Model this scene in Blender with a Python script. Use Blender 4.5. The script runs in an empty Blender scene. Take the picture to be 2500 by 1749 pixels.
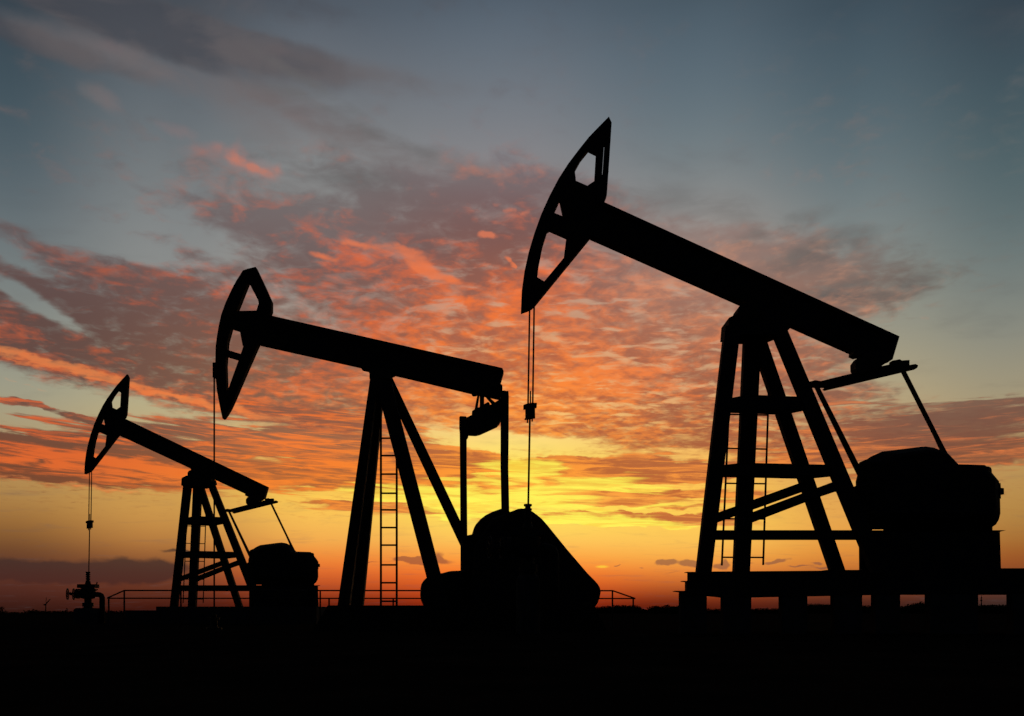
import bpy, bmesh, math, random
from mathutils import Vector, Matrix
from mathutils.geometry import tessellate_polygon

random.seed(7)
SC = bpy.context.scene
COL = SC.collection
R = math.radians

# ------------------------------------------------------------------ camera
FOC = 1950.0          # focal length in photograph pixels (2500 wide): about a 28 mm lens
CX, HY = 1250.0, 1497.0   # column straight ahead, row of the horizon
EYE = 0.5             # a low tripod
cam_d = bpy.data.cameras.new("camera")
cam = bpy.data.objects.new("camera", cam_d)
COL.objects.link(cam)
cam_d.sensor_width = 36.0
cam_d.lens = 36.0 * FOC / 2500.0
cam_d.shift_y = (HY - 874.5) / 2500.0
cam_d.clip_end = 20000
cam.location = (0, 0, EYE)
cam.rotation_euler = (R(90), 0, 0)
SC.camera = cam

# ------------------------------------------------------------------ sky
def lin(c):
    def f(v):
        v = v / 255.0
        return v / 12.92 if v <= 0.04045 else ((v + 0.055) / 1.055) ** 2.4
    return (f(c[0]), f(c[1]), f(c[2]), 1.0)

def az(px):
    return math.degrees(math.atan((px - CX) / FOC))
def el(px, py):
    return math.degrees((HY - py) / FOC * math.cos(math.atan((px - CX) / FOC)))

world = bpy.data.worlds.new("World")
SC.world = world
world.use_nodes = True
NT = world.node_tree
NT.nodes.clear()
class V:
    """a value in the sky's node tree"""
    def __init__(s, sock): s.s = sock
    def __add__(a, b): return op('ADD', a, b)
    def __radd__(a, b): return op('ADD', a, b)
    def __sub__(a, b): return op('SUBTRACT', a, b)
    def __rsub__(a, b): return op('SUBTRACT', b, a)
    def __mul__(a, b): return op('MULTIPLY', a, b)
    def __rmul__(a, b): return op('MULTIPLY', a, b)
    def __truediv__(a, b): return op('DIVIDE', a, b)
def put(sock, v):
    if isinstance(v, V): NT.links.new(v.s, sock)
    else: sock.default_value = v
def op(kind, a, b=None, c=None, clamp=False):
    n = NT.nodes.new('ShaderNodeMath'); n.operation = kind; n.use_clamp = clamp
    put(n.inputs[0], a)
    if b is not None: put(n.inputs[1], b)
    if c is not None: put(n.inputs[2], c)
    return V(n.outputs[0])
def clamp01(a): return op('ADD', a, 0.0, clamp=True)
def step(v, a, b, ta=0.0, tb=1.0):
    n = NT.nodes.new('ShaderNodeMapRange'); n.interpolation_type = 'SMOOTHSTEP'
    put(n.inputs['Value'], v)
    for k, q in (('From Min', a), ('From Max', b), ('To Min', ta), ('To Max', tb)): put(n.inputs[k], q)
    return V(n.outputs[0])
def vec(x, y, z=0.0):
    n = NT.nodes.new('ShaderNodeCombineXYZ')
    put(n.inputs[0], x); put(n.inputs[1], y); put(n.inputs[2], z)
    return V(n.outputs[0])
def vop(kind, a, b, scale=None):
    n = NT.nodes.new('ShaderNodeVectorMath'); n.operation = kind
    put(n.inputs[0], a)
    if b is not None: put(n.inputs[1], b)
    if scale is not None: n.inputs['Scale'].default_value = scale
    return V(n.outputs[0])
def noise(v, scale, detail=4.0, rough=0.5, dist=0.0, color=False, lac=2.0):
    n = NT.nodes.new('ShaderNodeTexNoise'); n.noise_dimensions = '3D'
    put(n.inputs['Vector'], v)
    n.inputs['Scale'].default_value = scale; n.inputs['Detail'].default_value = detail
    n.inputs['Roughness'].default_value = rough; n.inputs['Distortion'].default_value = dist
    n.inputs['Lacunarity'].default_value = lac
    return V(n.outputs['Color' if color else 'Fac'])
def mix(f, a, b):
    n = NT.nodes.new('ShaderNodeMix'); n.data_type = 'RGBA'
    put(n.inputs[0], f)
    for k, q in ((6, a), (7, b)):
        if isinstance(q, V): NT.links.new(q.s, n.inputs[k])
        else: n.inputs[k].default_value = lin(q)
    return V(n.outputs[2])
def ramp(v, stops):
    n = NT.nodes.new('ShaderNodeValToRGB'); cr = n.color_ramp; cr.interpolation = 'B_SPLINE'
    stops = sorted(stops)
    cr.elements[0].position = stops[0][0]; cr.elements[0].color = lin(stops[0][1])
    cr.elements[1].position = stops[-1][0]; cr.elements[1].color = lin(stops[-1][1])
    for p, c in stops[1:-1]:
        e = cr.elements.new(p); e.color = lin(c)
    put(n.inputs[0], v)
    return V(n.outputs[0])
LAST = [0.0]      # running total passed along in z (scaled to nothing) so the patches are evaluated one after another
def blob(v, px, py, rx, ry, ang=0.0, w=1.0, core=1.0):
    """soft elliptical patch of sky: centre and size in photograph pixels, ang = degrees it drops to the right"""
    k = 57.2958 / FOC
    ca = math.cos(math.atan((px - CX) / FOC))
    n = NT.nodes.new('ShaderNodeMapping'); n.vector_type = 'TEXTURE'
    NT.links.new(vec(v[0], v[1], LAST[0]).s, n.inputs['Vector'])
    n.inputs['Location'].default_value = (az(px), el(px, py), 0)
    n.inputs['Rotation'].default_value = (0, 0, -R(ang))
    n.inputs['Scale'].default_value = (rx * k * ca * ca, ry * k * ca, 1e6)
    g = NT.nodes.new('ShaderNodeTexGradient'); g.gradient_type = 'SPHERICAL'
    NT.links.new(n.outputs[0], g.inputs[0])
    return step(V(g.outputs['Fac']), 0.0, core, 0.0, w)
def blobs(v, table, core=1.0):
    acc = None
    for t in table:
        t = tuple(t) + (0.0, 1.0)[len(t) - 4:]
        b = blob(v, *t, core)
        acc = b if acc is None else acc + b
        LAST[0] = acc
    return acc

tc = NT.nodes.new('ShaderNodeTexCoord')
sp = NT.nodes.new('ShaderNodeSeparateXYZ')
NT.links.new(tc.outputs['Generated'], sp.inputs[0])
dx, dy, dz = V(sp.outputs[0]), V(sp.outputs[1]), V(sp.outputs[2])
AZ = op('ARCTAN2', dx, dy) * 57.2958
EL = dz / op('SQRT', op('MAXIMUM', dx * dx + dy * dy, 0.0004)) * 57.2958
SKY = vec(AZ, EL)                     # azimuth and elevation
ELR = clamp01(EL / 60.0)
# point on a cloud deck overhead: gives texture that flattens towards the horizon
DEN = op('MAXIMUM', dz, 0.0) + 0.10
DECK = vec(dx / DEN, dy / DEN)

ROWS = (0, 200, 400, 600, 800, 950, 1050, 1130, 1200, 1260, 1320, 1360, 1400, 1450, 1490)
CLEAR = {
 0:    ((56,68,78),(64,82,92),(82,96,104),(110,119,122),(134,138,132),(160,158,136),(172,154,116),(180,142,88),(176,134,76),(160,112,58),(122,80,46),(104,64,42),(92,50,38),(76,38,30),(48,22,16)),
 400:  ((72,81,90),(93,102,110),(115,121,124),(135,138,138),(148,148,142),(178,174,140),(192,170,124),(204,162,96),(206,156,80),(204,150,76),(182,122,62),(150,94,52),(118,64,42),(92,42,28),(52,14,8)),
 800:  ((82,93,105),(108,113,120),(134,136,137),(146,146,143),(172,156,145),(206,182,142),(230,186,116),(253,192,84),(255,206,84),(250,194,88),(242,172,80),(242,138,56),(226,104,46),(152,54,26),(66,12,4)),
 1250: ((84,98,112),(108,117,126),(134,134,138),(164,146,140),(212,166,128),(250,180,106),(254,222,140),(255,222,86),(255,238,86),(255,232,94),(255,196,92),(255,166,66),(255,116,38),(208,66,22),(104,14,4)),
 1700: ((76,92,104),(92,108,119),(116,128,132),(158,150,145),(204,168,138),(218,172,124),(240,188,112),(252,192,92),(255,198,82),(255,208,86),(252,196,90),(248,172,72),(234,128,54),(140,52,26),(60,14,6)),
 2100: ((64,80,92),(78,96,106),(98,114,120),(130,137,136),(150,149,134),(178,164,128),(194,164,118),(206,156,94),(222,162,84),(230,166,80),(230,156,66),(220,136,56),(184,100,46),(98,46,32),(44,22,18)),
 2500: ((56,69,80),(66,85,94),(80,99,104),(104,118,119),(136,138,128),(160,150,122),(176,150,106),(186,146,88),(184,140,76),(178,132,68),(166,108,50),(156,86,38),(136,70,38),(80,48,40),(40,34,32)),
}
def sky_columns(table, rows, zen):
    out = None; last = None
    for px in sorted(table):
        stops = [(max(0.0, el(px, r)) / 60.0, c) for r, c in zip(rows, table[px])]
        stops = [(0.0, table[px][-1])] + stops + [(0.97, zen)]
        c = ramp(ELR, stops)
        out = c if out is None else mix(step(AZ, az(last), az(px)), out, c)
        last = px
    return out
clear = sky_columns(CLEAR, ROWS, (34, 44, 54))

CR = (0, 200, 400, 520, 640, 800, 950, 1060, 1150, 1230, 1300, 1380, 1450)
SHADE = {   # unlit parts of the clouds
 100:  ((70,72,78),(88,88,90),(104,100,104),(106,92,92),(98,76,74),(94,68,62),(104,70,62),(108,66,52),(118,62,42),(110,66,48),(92,60,50),(56,44,42),(54,36,32)),
 700:  ((74,74,80),(94,92,94),(112,110,110),(116,104,104),(108,88,86),(126,84,70),(134,88,66),(136,90,72),(160,84,48),(180,96,54),(150,86,60),(124,72,60),(110,52,40)),
 1250: ((84,88,98),(104,106,112),(122,112,116),(116,86,84),(132,84,74),(170,98,74),(190,92,52),(196,100,56),(176,80,44),(216,104,50),(190,96,60),(150,84,66),(120,50,30)),
 1750: ((80,90,100),(100,108,114),(116,118,118),(140,122,118),(148,120,110),(164,104,80),(156,90,66),(166,92,60),(172,88,54),(196,98,50),(180,92,56),(128,84,70),(110,50,36)),
 2350: ((66,76,86),(84,94,98),(100,108,108),(112,112,110),(104,102,98),(130,112,98),(122,90,76),(120,80,64),(140,84,56),(150,88,52),(150,88,52),(130,84,66),(90,50,40)),
}
LIT = {     # parts the low sun reaches
 100:  ((100,92,92),(118,100,98),(150,116,106),(156,100,84),(160,82,60),(180,82,50),(222,100,48),(216,90,38),(232,104,42),(190,100,56),(150,90,54),(90,56,44),(90,46,36)),
 700:  ((108,98,98),(124,104,102),(170,114,100),(196,102,74),(216,96,54),(212,94,50),(230,108,50),(242,118,50),(246,116,38),(250,140,50),(230,130,64),(180,96,60),(150,60,36)),
 1250: ((110,104,108),(130,112,114),(186,124,104),(222,106,66),(236,106,52),(246,120,52),(255,134,50),(255,158,62),(252,140,44),(255,170,70),(255,170,84),(240,120,60),(190,60,30)),
 1750: ((100,102,108),(124,118,120),(160,130,122),(188,130,108),(206,148,118),(222,132,86),(240,116,54),(246,134,60),(250,146,60),(252,160,66),(250,160,76),(230,130,70),(170,70,40)),
 2350: ((90,92,96),(108,104,104),(136,122,116),(152,128,118),(160,130,114),(188,134,108),(184,120,84),(214,112,64),(226,124,64),(200,120,60),(196,112,56),(170,96,56),(120,60,46)),
}
shade = sky_columns(SHADE, CR, (36, 40, 46))
lit = sky_columns(LIT, CR, (44, 44, 48))

# slow wander that breaks up every outline
wob = noise(DECK, 1.6, 4, 0.55)
wob_b = noise(vop('ADD', DECK, (5.2, 3.1, 0.0)), 1.6, 4, 0.55)
WSKY = (AZ + (wob - 0.5) * 4.0, EL + (wob_b - 0.5) * 4.0)
FSKY = (AZ + (noise(SKY, 0.55, 3, 0.5) - 0.5) * 2.4, EL + (noise(vop('ADD', SKY, (31.0, 17.0, 0.0)), 0.55, 3, 0.5) - 0.5) * 0.9)

# --- the broken altocumulus sheet
n_big = noise(DECK, 2.3, 3, 0.5, 0.6)
n_mid = noise(DECK, 12.0, 5, 0.56, 0.5)
n_fine = noise(vop('MULTIPLY', DECK, (0.9, 1.0, 1.0)), 27.0, 3, 0.5, 0.6)
n_rip = noise(vop('MULTIPLY', vop('ADD', DECK, vec(wob * 0.25, wob_b * 0.25)), (0.7, 1.2, 1.0)), 12.0, 4, 0.55, 0.25)
rip_zone = blobs(FSKY, ((1310, 1085, 380, 50, 2, -0.85), (1450, 1174, 460, 12, 2, .9), (1500, 1202, 480, 11, 3, .8), (1450, 1230, 480, 10, 3, .8), (1620, 1262, 280, 13, 2, 1.2), (1350, 1256, 300, 9, 1, .9), (1000, 1200, 420, 12, 3, .7), (950, 1240, 300, 8, 3, .7),
                    (2420, 1000, 560, 30, 1, .95), (2200, 985, 420, 22, 4, .7), (2380, 1040, 420, 36, 1, 1.0), (2150, 1050, 360, 34, 4, .8), (2460, 1100, 360, 40, 0, 1.0), (2080, 1100, 300, 36, 0, .8), (2330, 1075, 300, 30, 3, .7), (60, 985, 150, 14, 6, .8), (150, 1010, 100, 12, 10, .4), (240, 1035, 170, 12, 8, .7), (850, 1085, 500, 40, 5, .6),
                    (1500, 820, 900, 330, 10, 1.0), (1250, 950, 700, 200, 0, 0.4), (2100, 1000, 700, 200, 0, .5)), 0.7)
mass = blobs(WSKY, (
    (1420, 830, 620, 300, 10, 0.5), (120, 800, 520, 110, 8, 0.5),
    (240, 690, 420, 110, 14, .5), (350, 755, 260, 70, 20, .9), (210, 750, 320, 70, 12, 1.0), (560, 850, 260, 90, 10, .6), (420, 780, 460, 150, 12, .7), (260, 790, 640, 150, 12, 1.2), (330, 700, 460, 110, 16, 0.6), (0, 800, 520, 150, 8, 1.3), (330, 850, 560, 150, 13, 1.3), (250, 690, 400, 110, 18, 1.0), (480, 780, 420, 190, 12, 0.6),
    (720, 940, 520, 120, 12, 1.0), (60, 640, 200, 50, 10, 0.6), (150, 850, 420, 60, 9, 0.7), (450, 920, 420, 60, 11, 0.7), (300, 760, 260, 90, 16, .5), (430, 620, 300, 50, 8, 0.6),
    (980, 640, 700, 210, 14, 1.0), (1220, 540, 480, 200, 0, 0.9), (760, 580, 360, 90, 6, 0.6), (940, 450, 340, 80, 20, 0.6),
    (1100, 840, 760, 270, 16, 0.8), (1420, 900, 700, 240, 10, 1.0), (1600, 640, 700, 220, 18, 0.8),
    (1750, 900, 560, 240, 8, 0.8), (1500, 1040, 560, 70, 6, 0.7), (1950, 640, 460, 150, 18, 0.6), (2080, 700, 380, 90, 6, 0.6),
    (2300, 1015, 500, 46, 3, 0.9), (2050, 1085, 480, 46, 2, 0.9), (2400, 1075, 360, 46, 0, 0.8), (2050, 960, 260, 40, 4, 0.7), (1900, 860, 300, 130, 0, 0.5),
), 0.7)
holes = blobs(WSKY, (
    (80, 724, 230, 34, 24, 1.9), (10, 600, 260, 60, 16, 1.3), (150, 550, 560, 66, 6, 1.5), (560, 590, 200, 40, 0, .6), (100, 985, 560, 66, 8, 2.0), (560, 1050, 420, 50, 8, 1.4),
    (2450, 840, 480, 190, 0, 1.0), (1300, 1080, 300, 34, 2, 1.2), (1650, 440, 500, 80, 14, .6)))
rim = blobs(FSKY, ((60, 880, 240, 30, 10, .8), (260, 924, 280, 22, 11, .9), (480, 980, 280, 20, 10, .9), (660, 1018, 260, 18, 8, .8), (80, 945, 120, 8, 7, .5), (60, 870, 90, 10, 6, .5), (150, 1182, 460, 14, 3, .8), (480, 1204, 300, 12, 3, .5)))
dens = op('MINIMUM', mass, 1.22) - holes + rim * 0.7 + (n_big - 0.5) * 0.4 + (n_mid - 0.5) * 1.9 + (n_fine - 0.5) * 1.0 + (n_rip - 0.5) * rip_zone * 1.0 + 0.06
D = step(dens, 0.0, 1.35) * step(EL, 5.5, 7.5) * (1.0 - step(n_rip, 0.50, 0.68) * clamp01(rip_zone) * 0.8)
# light: undersides of the ripples catch the sun
sunny = blobs(FSKY, ((1300, 930, 800, 300, 8, 0.3), (1330, 960, 420, 120, 0, 0.3), (1500, 760, 760, 320, 10, 0.22), (900, 740, 500, 200, 14, 0.10),
                     (1250, 720, 600, 130, 0, 0.15), (700, 960, 500, 90, 14, 0.25), (1120, 520, 600, 170, 6, -0.6), (700, 560, 400, 120, 6, -0.2), (260, 790, 620, 200, 12, -0.42), (1950, 640, 420, 200, 10, -0.3), (1360, 880, 160, 80, 0, .25)))
lo_mid = noise(vop('ADD', DECK, (0.0, 0.028, 0.0)), 12.0, 5, 0.56, 0.5)
relief = (lo_mid - n_mid) * 1.6 + (n_fine - 0.5) * 1.1 + (noise(DECK, 4.6, 4, 0.6, 0.3) - 0.5) * 1.5
cell = noise(DECK, 15.0, 3, 0.5, 0.8)
L = step(relief + sunny + (n_rip - 0.5) * rip_zone * 1.2 + (n_big - 0.5) * 1.8 + (cell - 0.5) * 1.9 + rim * 0.7, -0.30, 1.12)
cloud = mix(L, shade, lit)
sky = mix(D * 0.95, clear, cloud)

# fiery flecks inside the sheet
fl = blobs(FSKY, ((1190, 575, 46, 14, 6), (1240, 634, 26, 12, 14), (1257, 648, 15, 13, 0), (985, 615, 100, 26, 12), (880, 598, 90, 18, 10, .8),
                  (1030, 650, 90, 26, 12, .9), (1090, 680, 90, 24, 14, .8), (790, 628, 70, 20, 14, .7), (1250, 512, 26, 20, 0, .7), (1215, 500, 18, 16, 0, .5),
                  (1290, 520, 24, 16, 0, .6), (1140, 415, 24, 14, 0, .5), (1170, 798, 50, 18, 6, .7),  (2250, 775, 50, 20, 24, .3), (2360, 800, 60, 20, 6, .28)))
fk = step(fl * (0.2 + n_mid * 0.8 + n_fine * 1.0), 0.25, 1.0)
sky = mix(fk * 0.8, sky, mix(step(EL, 19, 34), (250, 122, 58), (196, 122, 104)))
wisp = blobs(FSKY, ((510, 372, 90, 34, 0, .55), (530, 360, 36, 22, 10, .45), (576, 376, 34, 52, 10, .8), (595, 400, 60, 30, 20, .6), (632, 414, 60, 38, 8, .9), (622, 412, 26, 20, 0, .4), (676, 415, 30, 22, -20, .8), (640, 432, 60, 22, 0, .4),
                   (430, 318, 60, 24, 6, .35), (730, 288, 60, 18, 0, .3), (260, 245, 60, 34, 20, .2), (680, 125, 70, 24, 0, .3), (270, 115, 50, 24, 0, .25)))
sky = mix(clamp01(wisp * (n_mid * 1.5 + 0.1)) * 0.52, sky, mix(step(wisp, 0.4, 1.3), (176, 118, 108), (224, 120, 84)))

# --- veil of grey cloud high on the left
vn = noise(vop('MULTIPLY', DECK, (1.0, 1.5, 1.0)), 2.6, 5, 0.55, 0.6)
vn2 = noise(vop('MULTIPLY', vop('ADD', DECK, (3.0, 1.0, 0.0)), (1.0, 1.6, 1.0)), 5.5, 5, 0.55, 0.6)
pale = blobs(FSKY, ((300, 150, 620, 60, 2, 1.0), (760, 165, 520, 60, 2, 1.0), (560, 230, 760, 70, 14, .6), (800, 300, 480, 60, 20, .7), (1000, 380, 460, 50, 14, .5), (240, 230, 80, 40, 20, .7), (620, 310, 160, 60, 20, .5)), 0.8)
sky = mix(pale * step(vn2, 0.28, 0.66, .25, 1.0) * 0.62, sky, mix(step(EL, 26, 38), (134, 126, 124), (106, 100, 102)))
veil = blobs(FSKY, ((360, 50, 760, 110, 4, 1.5), (60, 88, 520, 50, 4, 1.2), (330, 100, 400, 40, 6, .7), (520, 95, 400, 60, 4, 0.9), (700, 118, 200, 36, 4, 0.6), (200, 10, 700, 60, 0, .7), (600, 0, 520, 60, 0, .8)), 0.75) + (vn - 0.5) * 2.0 + (vn2 - 0.5) * 1.2
veil = step(veil, 0.0, 1.5)
sky = mix(veil * 0.66, sky, mix(step(vn2, 0.4, 0.66), (68, 68, 75), (92, 86, 88)))
hz = blobs(WSKY, ((760, 215, 240, 26, 26, .7), (720, 240, 160, 30, 8, .5), (860, 310, 300, 30, 22, .6), (1050, 400, 300, 50, 14, .6), (1600, 480, 400, 60, 16, .4),
                  (820, 425, 260, 44, 8, .8))) * step(vn2, 0.36, 0.62)
sky = mix(hz * 0.75, sky, (102, 100, 100))
gw = blobs(FSKY, ((2120, 700, 240, 40, 2, .8), (1980, 620, 230, 60, -14, .8), (2040, 735, 300, 36, 2, .7), (1760, 500, 200, 50, 20, .4), (1900, 560, 200, 40, -14, .6)), 0.8)
sky = mix(gw * step(n_rip * 0.6 + n_mid * 0.4, 0.34, 0.62) * 0.75, sky, (96, 93, 91))

# --- long streaks lying low over the sun
SN = vec(AZ * 0.12, EL * 1.35 + AZ * 0.045)
s1 = noise(SN, 1.0, 4, 0.52, 0.9)
s2 = noise(vop('ADD', vop('MULTIPLY', SN, (2.2, 2.2, 1)), (7.3, 2.1, 0)), 1.0, 6, 0.6, 1.0)
zone = blobs(FSKY, ((1310, 1085, 380, 50, 2, -0.85), (1450, 1174, 460, 12, 2, .9), (1500, 1202, 480, 11, 3, .8), (1450, 1230, 480, 10, 3, .8), (1620, 1262, 280, 13, 2, 1.2), (1350, 1256, 300, 9, 1, .9), (1000, 1200, 420, 12, 3, .7), (950, 1240, 300, 8, 3, .7),
                    (2420, 1000, 560, 30, 1, .95), (2200, 985, 420, 22, 4, .7), (2380, 1040, 420, 36, 1, 1.0), (2150, 1050, 360, 34, 4, .8), (2460, 1100, 360, 40, 0, 1.0), (2080, 1100, 300, 36, 0, .8), (2330, 1075, 300, 30, 3, .7), (60, 985, 150, 14, 6, .8), (150, 1010, 100, 12, 10, .4), (240, 1035, 170, 12, 8, .7), (850, 1085, 500, 40, 5, .6),
                    (0, 1120, 460, 80, 4, 1.6), (330, 1130, 500, 84, 5, 1.6), (720, 1130, 500, 90, 6, 1.2), (480, 1060, 420, 40, 5, 0.6), (900, 1060, 520, 60, 5, 0.8), (1050, 1130, 420, 60, 3, 0.9), (1100, 1180, 420, 50, 3, 0.7),
                    (1400, 1150, 380, 40, 3, 1.0), (1600, 1143, 480, 32, 3, 1.1), (1650, 1130, 420, 70, 3, 0.7), (1600, 1210, 480, 40, 3, 0.7), (1500, 1265, 520, 26, 3, 0.7), (1000, 1250, 500, 30, 4, 0.5),
                    (2200, 1130, 420, 60, 4, .8), (220, 1040, 260, 22, 5, .7), (800, 1020, 400, 40, 5, .6)), 0.7)
ZN = step(zone, 0.02, 0.35)
S = ZN * step(zone + (s1 - 0.5) * 3.6 + (s2 - 0.5) * 1.4, 0.35, 0.95)
SL = step((s2 - 0.5) * 3.0 + (s1 - 0.5) * 1.0 + blobs(FSKY, ((1300, 1190, 500, 110, 2, 0.35), (300, 1140, 600, 50, 5, 0.55), (800, 1120, 400, 70, 5, .3), (100, 1075, 500, 24, 4, -.5), (150, 1176, 500, 14, 4, -.5), (2350, 1020, 520, 90, 2, -0.5))), -0.25, 0.6)
sky = mix(S * 0.92, sky, mix(SL, shade, lit))
# bright seams between the streaks
seam = step(blobs(FSKY, ((1330, 1205, 640, 120, 3, 1.15), (1300, 1130, 220, 50, 0, .6), (1500, 1275, 800, 22, 3, .9), (950, 1215, 420, 60, 4, .7))) + (s1 - 0.5) * -2.6, 0.66, 1.05)
sky = mix(seam * step(EL, 14.0, 10.0) * 0.8, sky, mix(step(s2, 0.35, 0.6), (255, 214, 76), (255, 250, 92)))
# lit lower rim of the left-hand bank
sky = mix(step(rim + (n_fine - 0.5) * 1.6 + (s1 - 0.5) * 1.8, 0.3, 1.1) * step(rim, 0.0, 0.3) * 0.45, sky, mix(n_mid, (236, 120, 66), (252, 168, 96)))
# small dark clouds over the horizon
LN = noise(vop('MULTIPLY', SKY, (0.5, 1.3, 1)), 1.1, 5, 0.55, 0.3)
low = blobs(FSKY, ((60, 1392, 260, 42, 2, 1.2), (300, 1390, 190, 48, 0, 1.3), (180, 1405, 420, 36, 0, 1.0), (420, 1385, 140, 22, 2, .6), (440, 1350, 70, 9, 0, .8))) + (LN - 0.5) * 0.8
sky = mix(step(low, 0.15, 0.85) * 0.85, sky, mix(step(EL, 1.5, 4.2), (74, 40, 34), (64, 49, 44)))
puffs = blobs(FSKY, ((1040, 1372, 130, 15, 2, 1.2), (1000, 1365, 80, 12, 0, .8), (1070, 1360, 30, 22, 0, .8), (900, 1373, 90, 5, 0, .7),
                     (1625, 1376, 36, 12, -6, 1.2), (1690, 1376, 70, 16, 0, 1.2), (1760, 1385, 40, 10, 0, .9), (1775, 1380, 22, 22, 0, .9), (1900, 1368, 50, 12, -10, 1.1),
                     (1960, 1380, 50, 6, 0, .9), (2000, 1372, 30, 8, 0, .9), (2020, 1384, 60, 6, 0, .9), (1640, 1398, 70, 6, 0, .5), (1510, 1382, 18, 4, 0, .9), (1570, 1385, 20, 5, 0, .7), (1830, 1372, 40, 8, 0, .6)))
sky = mix(step(puffs + (LN - 0.5) * 0.6, 0.3, 0.8) * 0.7, sky, mix(step(AZ, -6, 8), (142, 74, 56), (136, 86, 66)))
fleck = blobs((AZ, EL), ((1470, 1384, 22, 5, 0, 1.4), (1262, 1140, 60, 26, 0, .6)))
sky = mix(clamp01(fleck) * 0.8, sky, (255, 205, 60))

# behind the camera the dusk is deep and dim
aaz = op('ABSOLUTE', AZ)
sky = mix(step(aaz, 36, 85), sky, (22, 27, 36))
sky = mix(step(EL, -0.2, -1.5), sky, (8, 6, 6))
bg = NT.nodes.new('ShaderNodeBackground'); bg.inputs[1].default_value = 1.0
NT.links.new(sky.s, bg.inputs[0])
wo = NT.nodes.new('ShaderNodeOutputWorld')
NT.links.new(bg.outputs[0], wo.inputs[0])

# ------------------------------------------------------------------ sun: just going down behind the pumps
sun_d = bpy.data.lights.new("sun", 'SUN'); sun_d.energy = 0.2; sun_d.angle = R(1.5); sun_d.color = (1.0, 0.5, 0.2)
sun = bpy.data.objects.new("sun", sun_d); COL.objects.link(sun)
sun.location = (30, 300, 40)
sun.rotation_euler = Vector((-math.sin(R(3)), -math.cos(R(3)), -math.sin(R(2.5)))).to_track_quat('-Z', 'Y').to_euler()

SC.view_settings.view_transform = 'Standard'
SC.view_settings.look = 'None'
SC.view_settings.exposure = 0.0
SC.view_settings.gamma = 1.0
SC.view_settings.use_curve_mapping = False
SC.cycles.max_bounces = 3
SC.cycles.use_adaptive_sampling = True
SC.cycles.adaptive_threshold = 0.02
SC.cycles.adaptive_min_samples = 12
SC.cycles.caustics_reflective = False
world.cycles.sampling_method = 'MANUAL'
world.cycles.sample_map_resolution = 512

# ------------------------------------------------------------------ materials
def material(name, c1, c2, scale=6.0, rough=0.8, metal=0.0, bump=0.3, spec=0.2):
    m = bpy.data.materials.new(name); m.use_nodes = True
    t = m.node_tree; b = t.nodes['Principled BSDF']
    co = t.nodes.new('ShaderNodeTexCoord')
    n = t.nodes.new('ShaderNodeTexNoise'); n.inputs['Scale'].default_value = scale; n.inputs['Detail'].default_value = 6
    t.links.new(co.outputs['Object'], n.inputs['Vector'])
    r = t.nodes.new('ShaderNodeValToRGB')
    r.color_ramp.elements[0].position = 0.4; r.color_ramp.elements[0].color = (*c1, 1)
    r.color_ramp.elements[1].position = 0.65; r.color_ramp.elements[1].color = (*c2, 1)
    t.links.new(n.outputs['Fac'], r.inputs[0]); t.links.new(r.outputs[0], b.inputs['Base Color'])
    bp = t.nodes.new('ShaderNodeBump'); bp.inputs['Strength'].default_value = bump; bp.inputs['Distance'].default_value = 0.02
    t.links.new(n.outputs['Fac'], bp.inputs['Height']); t.links.new(bp.outputs[0], b.inputs['Normal'])
    b.inputs['Roughness'].default_value = rough; b.inputs['Metallic'].default_value = metal
    b.inputs['Specular IOR Level'].default_value = spec
    return m
M = {
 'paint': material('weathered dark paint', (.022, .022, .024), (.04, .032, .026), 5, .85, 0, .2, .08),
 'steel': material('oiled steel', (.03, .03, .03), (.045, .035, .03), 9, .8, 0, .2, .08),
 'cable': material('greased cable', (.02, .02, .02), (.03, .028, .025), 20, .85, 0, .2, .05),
 'concrete': material('grimy concrete', (.05, .048, .045), (.07, .066, .06), 4, .95, 0, .4, .0),
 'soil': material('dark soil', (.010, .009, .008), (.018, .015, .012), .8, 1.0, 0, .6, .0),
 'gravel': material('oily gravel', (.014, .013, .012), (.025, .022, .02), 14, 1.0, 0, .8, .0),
 'leaf': material('dusk foliage', (.02, .03, .012), (.035, .045, .02), 3, .95, 0, .3, .0),
 'bark': material('bark', (.03, .022, .016), (.045, .035, .025), 8, .95, 0, .4, .0),
}

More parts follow.
